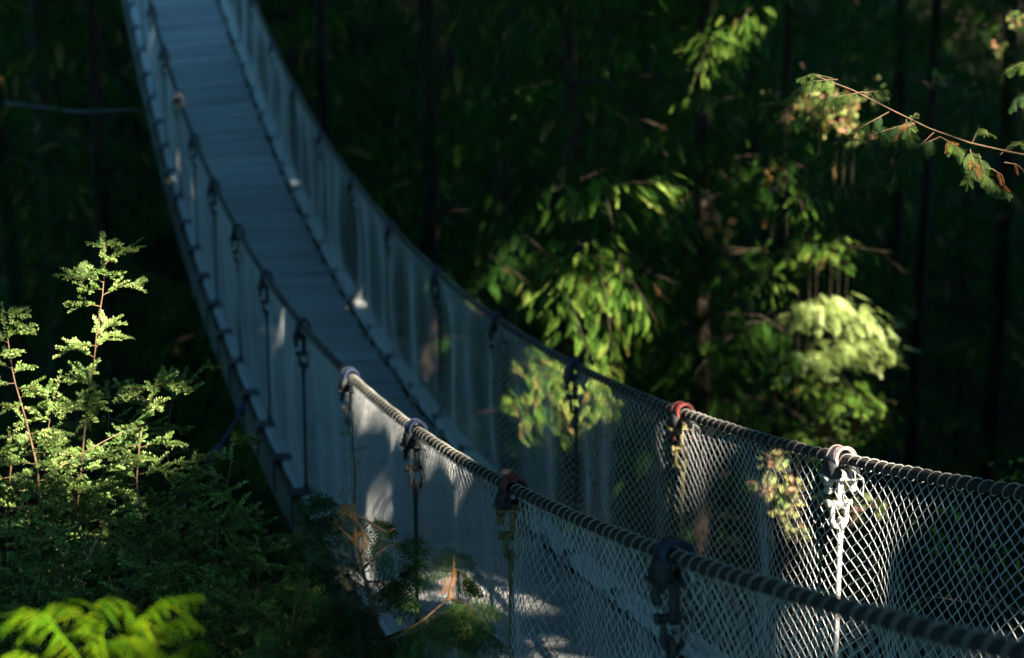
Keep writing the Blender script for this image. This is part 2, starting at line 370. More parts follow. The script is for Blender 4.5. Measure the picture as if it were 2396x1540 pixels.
# deck planks
mb = MB(); y = cy(KA); k = KA; drift = 0.5
while k < KB:
    wd = .138 if rng.random() < .7 else .185
    dk = wd / S; kc = k + dk / 2; drift = .55 * drift + .45 * rng.uniform(0, 1)
    t = .12 + .76 * drift; dz = rng.uniform(-.006, .006)
    l, r = -.53 - rng.uniform(0, .02), .50 + rng.uniform(0, .035)
    p0, p1 = B(0, k + .006 / S), B(0, k + dk - .003 / S); V = []
    tl = rng.uniform(-.012, .012)
    for pz, kq in ((0, k + .006 / S), (0, k + dk - .003 / S)):
        for zz in (-.04, 0):
            for xx in (l, r):
                q = B(xx, kq); V.append((q[0], q[1], q[2] + dz + zz + tl * xx * .3))
    V = A_(V); mb.add(V, [[0, 1, 5, 4], [2, 6, 7, 3], [0, 2, 3, 1], [4, 5, 7, 6], [0, 4, 6, 2], [1, 3, 7, 5]], t)
    k += dk
part(mb, "plank_deck", M['plank'], smooth=False)
n = 420; lk = rng.uniform(-1, 14, n); lx = np.where(rng.random(n) < .7, rng.choice([-1, 1], n) * (.52 - rng.exponential(.05, n)), rng.uniform(-.5, .5, n))
lp = np.stack([B(x_, k_, .009) for x_, k_ in zip(lx, lk)]); la = rng.uniform(0, 6.28, n)
V, Q = rhombi(lp, np.stack([np.cos(la), np.sin(la), .12 * rng.normal(0, 1, n)], 1), norm(A_([0, -.15, 1]) + .2 * rng.normal(0, 1, (n, 3))), rng.uniform(.02, .07, n), rng.uniform(.006, .025, n))
mb = MB(); mb.add(V, Q, np.repeat(rng.uniform(0, 1, n), 4)); o = mb.build("leaf_litter", M['litter'], None, False); tag(o, "fallen needles and leaf bits scattered on the plank deck", "leaf litter", None, "stuff")

def strip(mb, x0, x1, z0, z1, ka, kb, n=4, t=.5):
    ks = np.linspace(ka, kb, n); V = []
    for kq in ks:
        for (xx, zz) in ((x0, z0), (x1, z0), (x1, z1), (x0, z1)):
            q = B(xx, kq); V.append((q[0], q[1], q[2] + zz))
    Fq = [[3, 2, 1, 0]]
    for i in range(n - 1):
        for c in range(4): Fq.append([i * 4 + c, i * 4 + (c + 1) % 4, i * 4 + 4 + (c + 1) % 4, i * 4 + 4 + c])
    Fq.append([(n - 1) * 4 + c for c in range(4)])
    mb.add(A_(V), [f for f in Fq], t)

stations = np.arange(-2, 17)
for side in (-1, 1):
    for kq in stations:
        for h0 in (0, .5):
            a, b = kq + h0 + .022, kq + h0 + .478
            z = rng.uniform(-.006, .006)
            cb = MB(); strip(cb, side * (.56 if side > 0 else .585), side * (.655 if side > 0 else .645), -.01 + z, .052 + z, a, b, 4, rng.uniform(.4, .7)); part(cb, "curb_board", M['curb'], smooth=False)
            br = MB(); a, b = (kq + h0 - .03, kq + h0 + .03) if side > 0 else (kq + h0 - .05, kq + h0 + .04)
            strip(br, side * .70, side * .712, -.17, .034, a, b, 2); strip(br, side * .55, side * .6995, .03, .058, a, b, 2); part(br, "edge_bracket", M['iron'], smooth=False)
        fb = MB(); strip(fb, side * .662, side * .6995, -.20, .018, kq + .004, kq + .996, 5, rng.uniform(.3, .7)); part(fb, "edge_beam", M['fascia'], smooth=False)
        for _ in range(4 if side > 0 and 0 <= kq < 12 else 0):
            q = kq + rng.random(); tb = MB(); strip(tb, side * (.53 - rng.uniform(0, .03)), side * .556, -.004, rng.uniform(.015, .045), q, q + rng.uniform(.015, .045), 2, rng.uniform(.0, .4)); part(tb, "tie_block", M['plank'], smooth=False)

# ---- suspenders: clamp over the cable, cross plate, bolts, shackle, rod
def arc(c, r, a0, a1, n, plane='xz', s=1.0):
    a = np.linspace(math.radians(a0), math.radians(a1), n); q = np.zeros((n, 3)) + A_(c)
    i, j = {'xz': (0, 2), 'yz': (1, 2)}[plane]; q[:, i] += r * np.cos(a); q[:, j] += r * np.sin(a) * s
    return q

rod = MB(); rod.tubes([(0, 0, -.262), (0, 0, -.30), (0, 0, -.34), (.001, 0, -.7), (0, 0, -1.03), (0, 0, -1.07)], [.0135, .0115, .0098, .0088, .0088, .0088], 10, (1, 0, 0))
rod.tubes(arc((0, 0, -.245), .02, 90, 450, 15, 'yz'), .0085, 8, (1, 0, 0)); rod.tubes([(0, 0, -.985), (0, 0, -1.01)], .017, 6, (1, 0, 0)); rod.tubes([(0, 0, -1.04), (0, 0, -1.066)], .02, 6, (1, 0, 0))
cl = MB()
for (r0, r1, y0, y1) in ((.030, .037, -.042, .042), (.037, .041, -.046, -.036), (.037, .041, .036, .046)):
    n = 17; a = np.linspace(math.radians(-35), math.radians(215), n)
    ring = lambda r, yy: np.stack([r * np.cos(a), np.full(n, yy), r * np.sin(a) * 1.1 + .002], 1)
    V = np.concatenate([ring(r0, y0), ring(r1, y0), ring(r1, y1), ring(r0, y1)]); Fq = []
    for l in range(4):
        for i in range(n - 1): Fq.append([l * n + i, l * n + i + 1, ((l + 1) % 4) * n + i + 1, ((l + 1) % 4) * n + i])
    Fq += [[3 * n, 2 * n, n, 0], [n - 1, 2 * n - 1, 3 * n - 1, 4 * n - 1]]
    cl.add(V, Fq)
jaw = MB()
for sx in (-1, 1):
    V = A_([(sx * .022, -.044, -.004), (sx * .043, -.044, -.004), (sx * .056, -.05, -.058), (sx * .016, -.05, -.058), (sx * .022, .044, -.004), (sx * .043, .044, -.004), (sx * .056, .05, -.058), (sx * .016, .05, -.058)])
    jaw.add(V, [[0, 1, 2, 3], [7, 6, 5, 4], [0, 4, 5, 1], [1, 5, 6, 2], [2, 6, 7, 3], [3, 7, 4, 0]])
plate = MB(); plate.box((-.066, -.040, -.073), (.066, .040, -.061), bev=.003)
plate.tubes([(0, 0, -.061), (0, 0, -.05), (0, 0, -.043)], [.034, .028, .012], 12, (1, 0, 0))
plate.box((-.012, -.009, -.185), (.012, .009, -.0735), bev=.002)
nuts = {}
for sx in (-1, 1):
    nut = nuts[sx] = MB()
    nut.tubes([(sx * .046, 0, -.074), (sx * .046, 0, -.094)], .0165, 6, (1, 0, 0)); nut.tubes([(sx * .046, 0, -.0945), (sx * .046, 0, -.128)], .0085, 8, (1, 0, 0))
    nut.tubes([(sx * .046, 0, -.108), (sx * .046, 0, -.124)], .0145, 6, (1, 0, 0))
sh = MB(); u = np.concatenate([[(-.027, 0, -.155), (-.027, 0, -.2)], arc((0, 0, -.225), .027, 180, 360, 11, 'xz', 1.15), [(.027, 0, -.2), (.027, 0, -.155)]])
sh.tubes(u, .0095, 9, (0, 1, 0)); sh.tubes([(-.046, 0, -.165), (.046, 0, -.165)], .0105, 8, (0, 0, 1)); sh.tubes([(-.05, 0, -.165), (-.038, 0, -.165)], .016, 6, (0, 0, 1))
tie = MB(); tie.tubes(curve([(.02, -.05, -.03), (.06, -.065, -.06), (.05, -.085, -.12), (.028, -.075, -.09), (.03, -.05, -.03)], 22), .0026, 5, (.3, 1, .2))
protos = []
for nm, b_, mt in (('suspender', rod, 'iron'), ('clamp', cl, 'iron'), ('jaw', jaw, 'iron'), ('plate', plate, 'iron'), ('nut', nuts[-1], 'iron'), ('nut', nuts[1], 'iron'), ('shackle', sh, 'iron'), ('tie_wire', tie, 'coil')):
    o = b_.build(nm, M[mt]); protos.append((nm, o))
look = {(1, 1): dict(clamp='pink', plate='zinc', nut='zinc', shackle='zinc', suspender='zinc', jaw='iron'), (-1, 1): dict(clamp='red', plate='brass', shackle='brass', suspender='brass', nut='brass'),
        (1, 2): dict(clamp='red', plate='brass', shackle='brass', suspender='brass', nut='red'), (-1, 0): dict(clamp='navy'), (1, 3): dict(clamp='navy'), (-1, 2): dict(clamp='navy')}
desc = {(1, 1): "pale sunlit suspender with pinkish clamp on the right cable", (-1, 1): "yellowed suspender with red painted clamp on the near cable", (1, 2): "suspender with bright red clamp on the right cable", (-1, 0): "dark out of focus suspender nearest the camera"}
first = True
for side in (-1, 1):
    for kq in stations:
        if side < 0 and kq < 0: continue
        root = None
        for nm, o in protos:
            c = o if first else o.copy()
            if not first: COL.objects.link(c)
            lk = look.get((side, int(kq)), {}).get(nm)
            if lk:
                if c.data.users > 1 or not first: pass
                c.material_slots[0].link = 'OBJECT'; c.material_slots[0].material = M[lk]
            if nm == 'suspender':
                root = c; c.parent = bridge; q = C(side, kq); c.location = Vector(q + [side * .006, 0, 0]) - bridge.location
                if (side, int(kq)) in desc: c["label"] = desc[(side, int(kq))]
                elif "label" in c: del c["label"]
            else:
                c.parent = root; c.location = (-side * .006, 0, 0)
                if nm == 'clamp':
                    dz = C(side, kq + .1) - C(side, kq - .1); c.rotation_euler = (math.atan2(dz[2], dz[1]), 0, 0)
        first = False

# guy lines that steady the deck
gl = MB(); e0 = at(571, 950, 12.4); e1 = at(504, 1060, 12.0); e2 = at(331, 1324, 11.2); e3 = e2 + (e2 - e1) * 2.2
gl.tubes(np.stack([e0, e1, e2, e3]), .011, 8, (1, 0, 0)); gl.tubes(np.stack([e0 + (e1 - e0) * .0, e0 + (e1 - e0) * .16]), .03, 8, (1, 0, 0)); gl.tubes(np.stack([e0 + (e1 - e0) * .86, e1, e1 + (e2 - e1) * .06]), [.018, .03, .018], 8, (1, 0, 0))
part(gl, "guy_rod", M['navy'])
gl = MB(); e0 = at(357, 257, 20.5); gl.tubes(np.stack([e0, at(270, 258, 21), at(190, 262, 21.5), at(0, 240, 24), at(-300, 200, 28)]), .012, 6, (0, 0, 1)); part(gl, "guy_wire", M['iron'])

# ================================================================ GROUND
def sm(a, b, x):
    t = np.clip((x - a) / (b - a), 0, 1); return t * t * (3 - 2 * t)
def ground_h(x, y):
    near = 0.9 - 2.9 * sm(1.0, 9, y) - 9 * sm(9, 15, y + .25 * np.abs(x))
    far = -11 + 24 * sm(24, 60, y - .25 * np.abs(x - 4))
    right = -11 + 13 * sm(-3, 16, x - .523 * y)
    left = -11 + 15 * sm(8, 34, -x - .05 * y)
    h = np.maximum(np.maximum(near, far), np.maximum(right, left))
    h = h + .35 * np.sin(x * .7 + 1.3 * np.sin(y * .31)) * np.sin(y * .6 + x * .13) + .12 * np.sin(x * 2.3 + y) * np.sin(y * 2.1 - x * .4)
    cap = deckz(0, np.clip((y - Y0) / S, KA, KB)) - .45
    return np.where(np.abs(x) < 2.2, np.minimum(h, cap - .0), h)
gx = np.concatenate([-np.geomspace(30, 600, 14)[::-1], np.arange(-29, 36, .6), np.geomspace(37, 600, 14)])
gy = np.concatenate([-np.geomspace(12, 500, 12)[::-1], np.arange(-11.5, 62, .6), np.geomspace(63, 900, 16)])
GX, GY = np.meshgrid(gx, gy, indexing='ij'); V = np.stack([GX, GY, ground_h(GX, GY)], -1)
ii = np.arange(len(gx) - 1)[:, None] * len(gy) + np.arange(len(gy) - 1)[None]
mb = MB(); mb.add(V, np.stack([ii, ii + len(gy), ii + len(gy) + 1, ii + 1], -1).reshape(-1, 4)); tag(mb.build("ground", M['soil']), "dark forest floor falling into the ravine", None, None, "structure")

# ================================================================ TREES
def bough(fo, wo, pts, n, size, tmpl, tint=(.2, .6), r0=.02, spread=1.0, hang=.6, jit=0.0):
    """a limb along pts carrying n drooping sprays"""
    P = curve(pts, 10); wo.tubes(P, np.linspace(r0, r0 * .3, 10), 5, (.2, .1, 1))
    t = np.sort(rng.uniform(.08, 1, n)); i = np.clip((t * 9).astype(int), 0, 8); f = (t * 9 - i)[:, None]
    p = P[i] * (1 - f) + P[i + 1] * f; d = norm(P[i + 1] - P[i])
    sd = norm(np.cross(d, [0, 0, 1.])) * np.where(np.arange(n) % 2, 1, -1)[:, None]
    p = p + jit * (sd * rng.uniform(0, 1, (n, 1)) ** 1.3 - A_([0, 0, .55]) * rng.uniform(-.2, 1, (n, 1)) + .2 * rng.normal(0, 1, (n, 3)))
    y = norm(d * rng.uniform(.3, 1, (n, 1)) + sd * rng.uniform(.3, 1.1, (n, 1)) * spread - A_([0, 0, 1.]) * rng.uniform(.2, 1, (n, 1)) * hang + rng.normal(0, .15, (n, 3)))
    z = norm(A_([0, 0, 1.]) + rng.normal(0, .35, (n, 3)))
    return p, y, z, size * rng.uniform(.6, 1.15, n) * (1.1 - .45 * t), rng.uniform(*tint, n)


def conifer(name, label, group, x, y, top, bare, R, n_b, n_s, tr=.2, size=.5, heroes=(), tint=(.1, .5), lean=(0, 0), tmpl=SPRAY, extra=()):
    gz = float(ground_h(x, y)); root = empty(name, (x, y, gz), label, "tree", group)
    wo, fo = MB(), MB()
    hgt = top - gz; zz = np.linspace(gz - .4, top, 14); f = (zz - gz) / hgt
    wob = .06 * np.sin(zz * .8 + x)
    wo.tubes(np.stack([x + lean[0] * f + wob, y + lean[1] * f + wob * .7, zz], 1), tr * .6 * (1.02 - .9 * np.clip(f, 0, 1)), 12, (1, 0, 0))
    L = []
    for j in range(n_b):
        u = (j + rng.random()) / n_b; z0 = bare + (top - bare) * u ** .9; fr = (z0 - gz) / hgt
        az = j * 2.4 + rng.uniform(-.5, .5); ln = R * (1 - .75 * u) * rng.uniform(.6, 1.1) + .4
        d = A_([math.cos(az), math.sin(az), 0]); o = A_([x + lean[0] * fr, y + lean[1] * fr, z0])
        dr = rng.uniform(.15, .5)
        pts = [o, o + d * ln * .4 + [0, 0, .05 * ln], o + d * ln * .75 - [0, 0, dr * ln * .3], o + d * ln - [0, 0, dr * ln * .8]]
        e = pts[-1]; m_ = pts[2]
        if any(abs(q[0]) < 1.7 and q[1] < 38 and q[2] > float(deckz(0, np.clip((q[1] - Y0) / S, KA, KB))) - 1.2 for q in (e, m_)): continue
        L.append(bough(fo, wo, pts, max(8, int(n_s * ln / R * 4.2)), size * .5, tmpl, tint, .014, 1.0, .6, .32))
    for (pts, n, sz, tn, hang) in heroes: L.append(bough(fo, wo, pts, int(n * 4.2), sz * .36, tmpl, (tn[0] - .15, tn[1] + .08), .009, 1.0, hang * .7, .26))  # brighter tints put sunlight into the leaf colour of these boughs
    p = np.concatenate([l[0] for l in L]); yv = np.concatenate([l[1] for l in L]); zv = np.concatenate([l[2] for l in L]); sc = np.concatenate([l[3] for l in L]); tn = np.concatenate([l[4] for l in L])
    tn = np.where(rng.random(len(tn)) < .025, 1.4, tn)
    ok = open_to_sun(p + yv * sc[:, None] * .5, .15, 1.2)
    e = p + yv * sc[:, None]; dk = deckz(0, np.clip((e[:, 1] - Y0) / S, KA, KB))
    ok &= ~((np.abs(e[:, 0]) < 1.3) & (e[:, 1] < 38) & (e[:, 2] > dk - 1.2))
    fo.inst(tmpl, frames(yv[ok], zv[ok], sc[ok]), p[ok], tn[ok])
    child(wo.build("trunk", M['bark'], None), root).location = Vector((0, 0, 0)) - root.location
    o = fo.build("crown", M['forest'], None, smooth=False); o.parent = root; o.location = -root.location
    for (pts, n, sz, m, nm, tmp2) in extra:
        e = MB(); w2 = MB(); q = bough(e, w2, pts, int(n * 2.2), sz * .55, tmp2, (.0, 1.), .012, .55, .3, .26)
        e.inst(tmp2, frames(q[1], q[2], q[3]), q[0], q[4]); o = e.build(nm, M[m], None, smooth=False); o.parent = root; o.location = -root.location
    return root


def path(*pp): return [at(*q) for q in pp]
def base_at(px, D): q = at(px, 770, D); return float(q[0]), float(q[1])

rng = np.random.default_rng(102)
FG = "conifers beyond the bridge"
bx, by = base_at(1330, 17)
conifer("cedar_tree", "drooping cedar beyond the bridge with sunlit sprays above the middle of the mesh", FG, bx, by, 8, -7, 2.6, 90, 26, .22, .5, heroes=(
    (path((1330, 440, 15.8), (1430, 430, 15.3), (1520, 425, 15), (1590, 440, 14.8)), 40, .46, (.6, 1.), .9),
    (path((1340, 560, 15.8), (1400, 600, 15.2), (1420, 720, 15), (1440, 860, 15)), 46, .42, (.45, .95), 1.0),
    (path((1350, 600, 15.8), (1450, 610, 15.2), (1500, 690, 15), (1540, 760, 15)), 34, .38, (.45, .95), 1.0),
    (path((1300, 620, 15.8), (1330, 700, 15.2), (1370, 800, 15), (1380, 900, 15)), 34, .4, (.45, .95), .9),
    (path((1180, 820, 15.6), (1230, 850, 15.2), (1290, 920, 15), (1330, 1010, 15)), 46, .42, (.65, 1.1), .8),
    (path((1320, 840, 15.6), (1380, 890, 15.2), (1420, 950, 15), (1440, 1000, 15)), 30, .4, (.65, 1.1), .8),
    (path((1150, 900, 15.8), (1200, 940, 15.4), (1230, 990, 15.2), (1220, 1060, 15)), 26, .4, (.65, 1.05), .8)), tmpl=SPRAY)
bx, by = base_at(1000, 21)
conifer("hemlock_tree", "dark shaded hemlock just right of the bridge", FG, bx, by, 9, -8, 3.0, 100, 26, .26, .55, heroes=(
    (path((1120, 240, 19), (1190, 215, 18.4), (1250, 200, 18), (1300, 190, 17.8)), 30, .4, (.5, .9), .5),))
bx, by = base_at(760, 27)
conifer("hemlock_tree", "dim green hemlock behind the upper right fence of the bridge", FG, bx, by, 9, -9, 3.2, 90, 24, .26, .6)
bx, by = base_at(1640, 19.5)
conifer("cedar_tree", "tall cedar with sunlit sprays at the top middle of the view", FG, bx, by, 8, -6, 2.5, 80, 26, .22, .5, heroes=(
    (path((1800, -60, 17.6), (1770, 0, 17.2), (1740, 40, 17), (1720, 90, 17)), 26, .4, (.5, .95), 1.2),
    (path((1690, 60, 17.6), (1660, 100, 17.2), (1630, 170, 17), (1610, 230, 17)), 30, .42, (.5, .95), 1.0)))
bx, by = base_at(1830, 19.6)
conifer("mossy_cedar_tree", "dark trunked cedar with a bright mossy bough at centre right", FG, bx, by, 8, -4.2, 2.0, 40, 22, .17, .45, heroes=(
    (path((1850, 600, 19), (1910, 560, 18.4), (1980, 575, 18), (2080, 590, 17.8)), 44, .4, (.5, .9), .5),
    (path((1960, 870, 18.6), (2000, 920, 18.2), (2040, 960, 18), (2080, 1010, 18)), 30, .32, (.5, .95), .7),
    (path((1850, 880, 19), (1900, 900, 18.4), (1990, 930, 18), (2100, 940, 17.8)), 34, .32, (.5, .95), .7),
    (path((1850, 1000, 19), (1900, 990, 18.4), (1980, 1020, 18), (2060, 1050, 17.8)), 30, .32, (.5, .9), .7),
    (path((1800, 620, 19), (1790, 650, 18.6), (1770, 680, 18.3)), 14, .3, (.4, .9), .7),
    (path((1860, 440, 19), (1880, 490, 18.6), (1870, 550, 18.3)), 14, .3, (.4, .9), .7)), extra=(
    (path((1850, 730, 18.6), (1930, 700, 18.2), (2000, 720, 18), (2070, 740, 17.8)), 60, .42, 'moss', "mossy_bough", SPRAY_L),
    (path((1850, 850, 18.6), (1930, 800, 18.2), (2000, 815, 18), (2080, 800, 17.8)), 60, .42, 'moss', "mossy_bough", SPRAY_L)))
bx, by = base_at(2150, 21.8)
conifer("bare_trunk_conifer", "tall conifer with bare brown trunk near the right edge", FG, bx, by, 9, .5, 2.6, 50, 24, .19, .5)
bx, by = base_at(2330, 25)
conifer("hemlock_tree", "black shaded hemlock in the far right background", FG, bx, by, 10, -6, 3.0, 80, 24, .26, .55, tint=(.05, .4))
bx, by = base_at(2080, 27)
conifer("hemlock_tree", "black shaded hemlock behind the mossy bough", FG, bx, by, 10, -8, 3.2, 80, 24, .26, .55, tint=(.05, .4))
bx, by = base_at(1500, 27)
conifer("hemlock_tree", "deep shaded hemlock behind the sunlit cedar", FG, bx, by, 10, -9, 3.4, 90, 24, .28, .6, tint=(.05, .4))
bx, by = base_at(1180, 33)
conifer("hemlock_tree", "deep shaded hemlock far behind the right fence", FG, bx, by, 12, -9, 3.8, 90, 22, .3, .7, tint=(.05, .4))
bx, by = base_at(260, 22)
conifer("hemlock_tree", "dark hemlock to the left of the bridge above the saplings", FG, bx, by, 8, -8, 3.0, 90, 22, .25, .55, tint=(.05, .45))
bx, by = base_at(30, 24)
conifer("cedar_tree", "dark cedar at the left edge of the view", FG, bx, by, 9, -8, 3.0, 90, 22, .25, .55, tint=(.05, .45))
bx, by = base_at(130, 33)
conifer("hemlock_tree", "dark hemlock behind the far left fence of the bridge", FG, bx, by, 11, -9, 3.6, 90, 22, .3, .7, tint=(.05, .4))
bx, by = base_at(120, 15)
conifer("hemlock_tree", "low dark hemlock down the ravine behind the saplings", FG, bx, by, -1.6, -9, 2.2, 70, 24, .16, .5, tint=(.05, .45))
bx, by = base_at(1750, 33)
conifer("hemlock_tree", "deep shaded hemlock between two trunks at right", FG, bx, by, 12, -8, 3.8, 80, 22, .3, .7, tint=(.05, .4))

for i, px in enumerate(range(-250, 2700, 190)):
    bx, by = base_at(px + 40 * math.sin(i * 5), 40 + 4 * math.sin(i * 2.3))
    conifer("far_conifer", "black conifer in the deep shade at the back of the ravine", "far dark conifers", bx, by, 12, -6, 4.2, 70, 22, .11, .9, tint=(.05, .35))

# ---- trees added mostly out of view to block the sun, crowns cut open for dapples
def shade_tree(x, y, shift=0.0, rt=.3, label="tall conifer added out of view, crown cut open to dapple the sunlight", group="added shade conifers outside the view", n=9000):
    zz = np.linspace(2, 15, 60)
    rng = np.random.default_rng(int(abs(x) * 1000) * 7919 + int(abs(y) * 1000) + (7 if x < 0 else 0))
    x0, y0 = x, y
    for tr_ in range(240):
        seen = 'far' not in group and ((y > 0 and -2.9 < x < .535 * y + 1.3) or (y > -3 and -3.6 < x < 1.4))
        if not seen and open_to_sun(np.stack([np.full(60, x), np.full(60, y), zz], 1), .3).all(): break
        x = x0 + rng.uniform(-2, 2) * (.3 + tr_ / 90) + .3 * np.sign(x0); y = y0 + rng.uniform(-2, 1) * (.3 + tr_ / 90)
    if tr_ == 239: rt, x, y = min(rt, .03), x0, y0
    gz = float(ground_h(x, y)); root = empty("shade_conifer", (x, y, gz), label, "tree", group)
    wo = MB(); top = 15 + rng.uniform(-1, 2)
    wo.tubes(np.stack([np.full(8, x), np.full(8, y), np.linspace(gz - .3, top, 8)], 1), np.linspace(rt, .04, 8), 10, (1, 0, 0))
    h = rng.random(n) ** .8; rad = np.sqrt(rng.random(n)) * (4.9 * (1 - .5 * h)); a = rng.uniform(0, 2 * math.pi, n)
    P = np.stack([x + rad * np.cos(a), y + rad * np.sin(a), 5.2 + (top - 5.2) * h - .12 * rad], 1)
    P[:, 0] += shift * sm(4, 8, P[:, 2]); P = P[open_to_sun(P, .07)]
    n = len(P); d = norm(P - [x, y, 0] + rng.normal(0, .8, (n, 3))); d[:, 2] = -.3 - .3 * rng.random(n); d = norm(d)
    z = norm(SUN + rng.normal(0, .45, (n, 3)))
    V, Q = rhombi(P - d * .17, d, z, rng.uniform(.28, .4, n), rng.uniform(.18, .26, n)); fo = MB(); fo.add(V, Q, np.repeat(rng.uniform(.1, .6, n), 4))
    for b_, nm, m in ((wo, "trunk", 'bark'), (fo, "crown", 'forest')):
        o = b_.build(nm, M[m], None, smooth=False); o.parent = root; o.location = -root.location
rng = np.random.default_rng(103)
for px, py, D_ in ((20, 60, 21), (150, 60, 22), (280, 60, 24), (20, 250, 21), (150, 300, 22), (300, 330, 22), (100, 40, 32), (300, 40, 33), (380, 500, 20)):  # filler trees added to block sun from the dark left background
    q = at(px, py, D_); q = q + SUN * (9 - q[2]) / SUN[2]
    if q[0] < -2.9 or q[0] > .535 * q[1] + 1.2: shade_tree(float(q[0]), float(q[1]), -.6 if -6 < q[0] < 0 else 0.0, n=9000)
    else: shade_tree(-4.6, float(q[1]), float(q[0]) + 4.6, n=6500)
for k in (3.2, 4.4, 5.6, 6.8, 8.2, 9.6):  # filler trees added to keep sun off the middle deck
    q = B(0, k) + SUN * ((9 - float(deckz(0, k))) / SUN[2]); t_ = max(float(q[0]), .535 * float(q[1]) + 1.8)
    shade_tree(t_, float(q[1]), float(q[0]) - t_, n=7500)
for x, y in ((-5.5, 24), (5.6, 27), (-4.6, 30), (5.0, 34), (-5.2, 37), (0, 43)):  # added trees whose high crowns darken the far deck
    shade_tree(x, y, -.5 * x, .13, "conifer added beside the far end of the bridge to shade the deck", "added shade conifers at the far bridge end", 7000)
for x in np.arange(-27.6, 27, 4.2):
    for y in np.arange(-22, 27, 4.2):
        xx, yy = x + rng.uniform(-.8, .8), y + rng.uniform(-.8, .8); sh = 0.0
        if yy > -2.5 and -4.2 < xx < .535 * max(yy, 0) + 1.6: continue
        if yy > 0 and xx < 0 and yy > 26: continue
        if xx < -14 and yy < 0: continue
        if -4 < yy and abs(xx + 2.2) < 1.5: continue
        if -5.6 < xx < 0 and 5 < yy < 14: continue
        if yy > 2: sh = -4.0 if 0 < xx < .535 * yy + 6.5 else (2.6 if -9 < xx < 0 and yy > 17 else 0)
        shade_tree(xx, yy, sh, n=12000 if xx > -14 else 8000)

rng = np.random.default_rng(104)
# ================================================================ SAPLINGS on the near bank
def needles(mb, P0, P1, step=.0022, ln=.0165, tint=.5):
    """rows of flat needles on both sides of the twigs P0->P1"""
    d = P1 - P0; L = np.linalg.norm(d, axis=1); n = np.maximum((L / step).astype(int), 3)
    i = np.repeat(np.arange(len(L)), n); j = np.arange(n.sum()) - np.repeat(np.cumsum(n) - n, n); t = (j + .3) / n[i]
    u = norm(d)[i]; pr = norm(np.cross(u, A_([0.05, 0.02, 1.]))); pz = np.cross(pr, u)
    an = np.choose(j % 5, [0.1, math.pi - .1, .75, math.pi - .75, 1.5]) + rng.normal(0, .3, len(i)) + rng.normal(0, .35, len(L))[i]
    dr = norm(u * rng.uniform(.35, .9, (len(i), 1)) + pr * np.cos(an)[:, None] + pz * np.sin(an)[:, None])
    l = ln * rng.uniform(.7, 1.15, len(i)) * (1 - .4 * t ** 3)
    nz = norm(.6 * A_([-.25, -.8, .55]) + rng.normal(0, .55, dr.shape))
    V, Q = rhombi(P0[i] + d[i] * t[:, None], dr, nz, l, .0062)
    mb.add(V, Q, np.repeat(np.broadcast_to(tint, (len(L),))[i] + .25 * (t - .5) + rng.uniform(-.1, .1, len(i)), 4))


def sapling(name, label, stem, r0, tiers, lmax, l0=.10, tint=(.35, .75), group="young conifers at the lower left", parts=None, gap=.022, droop=.15, cat="sapling", flat=.35, bare=()):
    P = curve(path(*stem), 24); low = P[-1]; gz = float(ground_h(low[0], low[1]))
    root = empty(name, (float(low[0]), float(low[1]), gz), label, cat, group)
    wo, fo = MB(), MB()
    if gz < low[2]: P = np.concatenate([P, [[low[0], low[1], gz - .05]]])
    wo.tubes(P, np.linspace(.0018, r0 * .7, len(P)), 6, (1, 0, 0))
    seg = np.r_[0, np.cumsum(np.linalg.norm(np.diff(P[:24], axis=0), axis=1))]
    A0, A1, T = [], [], []
    for j in range(tiers):
        u = (j + rng.uniform(.1, .9)) / tiers; s = u * seg[-1]; o = A_([np.interp(s, seg, P[:24, c]) for c in range(3)])
        if any(a_ < u < b_ for a_, b_ in bare): continue
        az = j * 2.399 + rng.uniform(-.9, .9); d = A_([math.cos(az), flat * math.sin(az) * 2, 0]); d = d[0] * RT + d[1] * A_([FW[0], FW[1], 0]); d /= np.linalg.norm(d)
        ln = (l0 + (lmax - l0) * min(1, .15 + u * 3)) * rng.uniform(.4, 1.3); up = rng.uniform(-.15, .6) * (1 - u * .6)
        B_ = curve([o, o + d * ln * .5 + [0, 0, up * ln * .5], o + d * ln + [0, 0, up * ln * .7 - droop * ln]], 8)
        wo.tubes(B_, np.linspace(.0021, .0009, 8), 4, (0, .1, 1))
        A0 += list(B_[1:-1]); A1 += list(B_[2:]); tn = rng.uniform(*tint); T += [tn] * 6
        for q in np.arange(.2, .97, gap / max(ln, .06)):
            i = min(int(q * 7), 6); b = B_[i] + (B_[i + 1] - B_[i]) * (q * 7 - i); dd = norm(B_[i + 1] - B_[i])
            sd = norm(np.cross(dd, [0, 0, 1.])) * (1 if rng.random() < .5 else -1)
            tl = min(ln * .5, .09) * (1.15 - .8 * q) * rng.uniform(.4, 1.4) + .018
            e = b + tl * norm(dd * .8 + sd * rng.uniform(.5, 1.1) + A_([0, 0, 1.]) * rng.uniform(-.5, .75)); A0.append(b); A1.append(e); T.append(tn + rng.uniform(0, .2))
    # leader
    A0 += list(P[0:3]); A1 += [P[0] + (P[0] - P[2]) * .25, P[0], P[1]]; T += [tint[1]] * 3
    A0, A1, T = A_(A0), A_(A1), A_(T)
    needles(fo, A0, A1, tint=T)
    tw = A_([[a, b] for a, b in zip(A0, A1)]); wo.tubes(tw, .0011, 3, (.1, .2, 1), cap=False)
    o = wo.build("stem", M['stem'], None); o.parent = root; o.location = -root.location
    o = fo.build("foliage", M['needle'], None, smooth=False); o.parent = root; o.location = -root.location
    return root

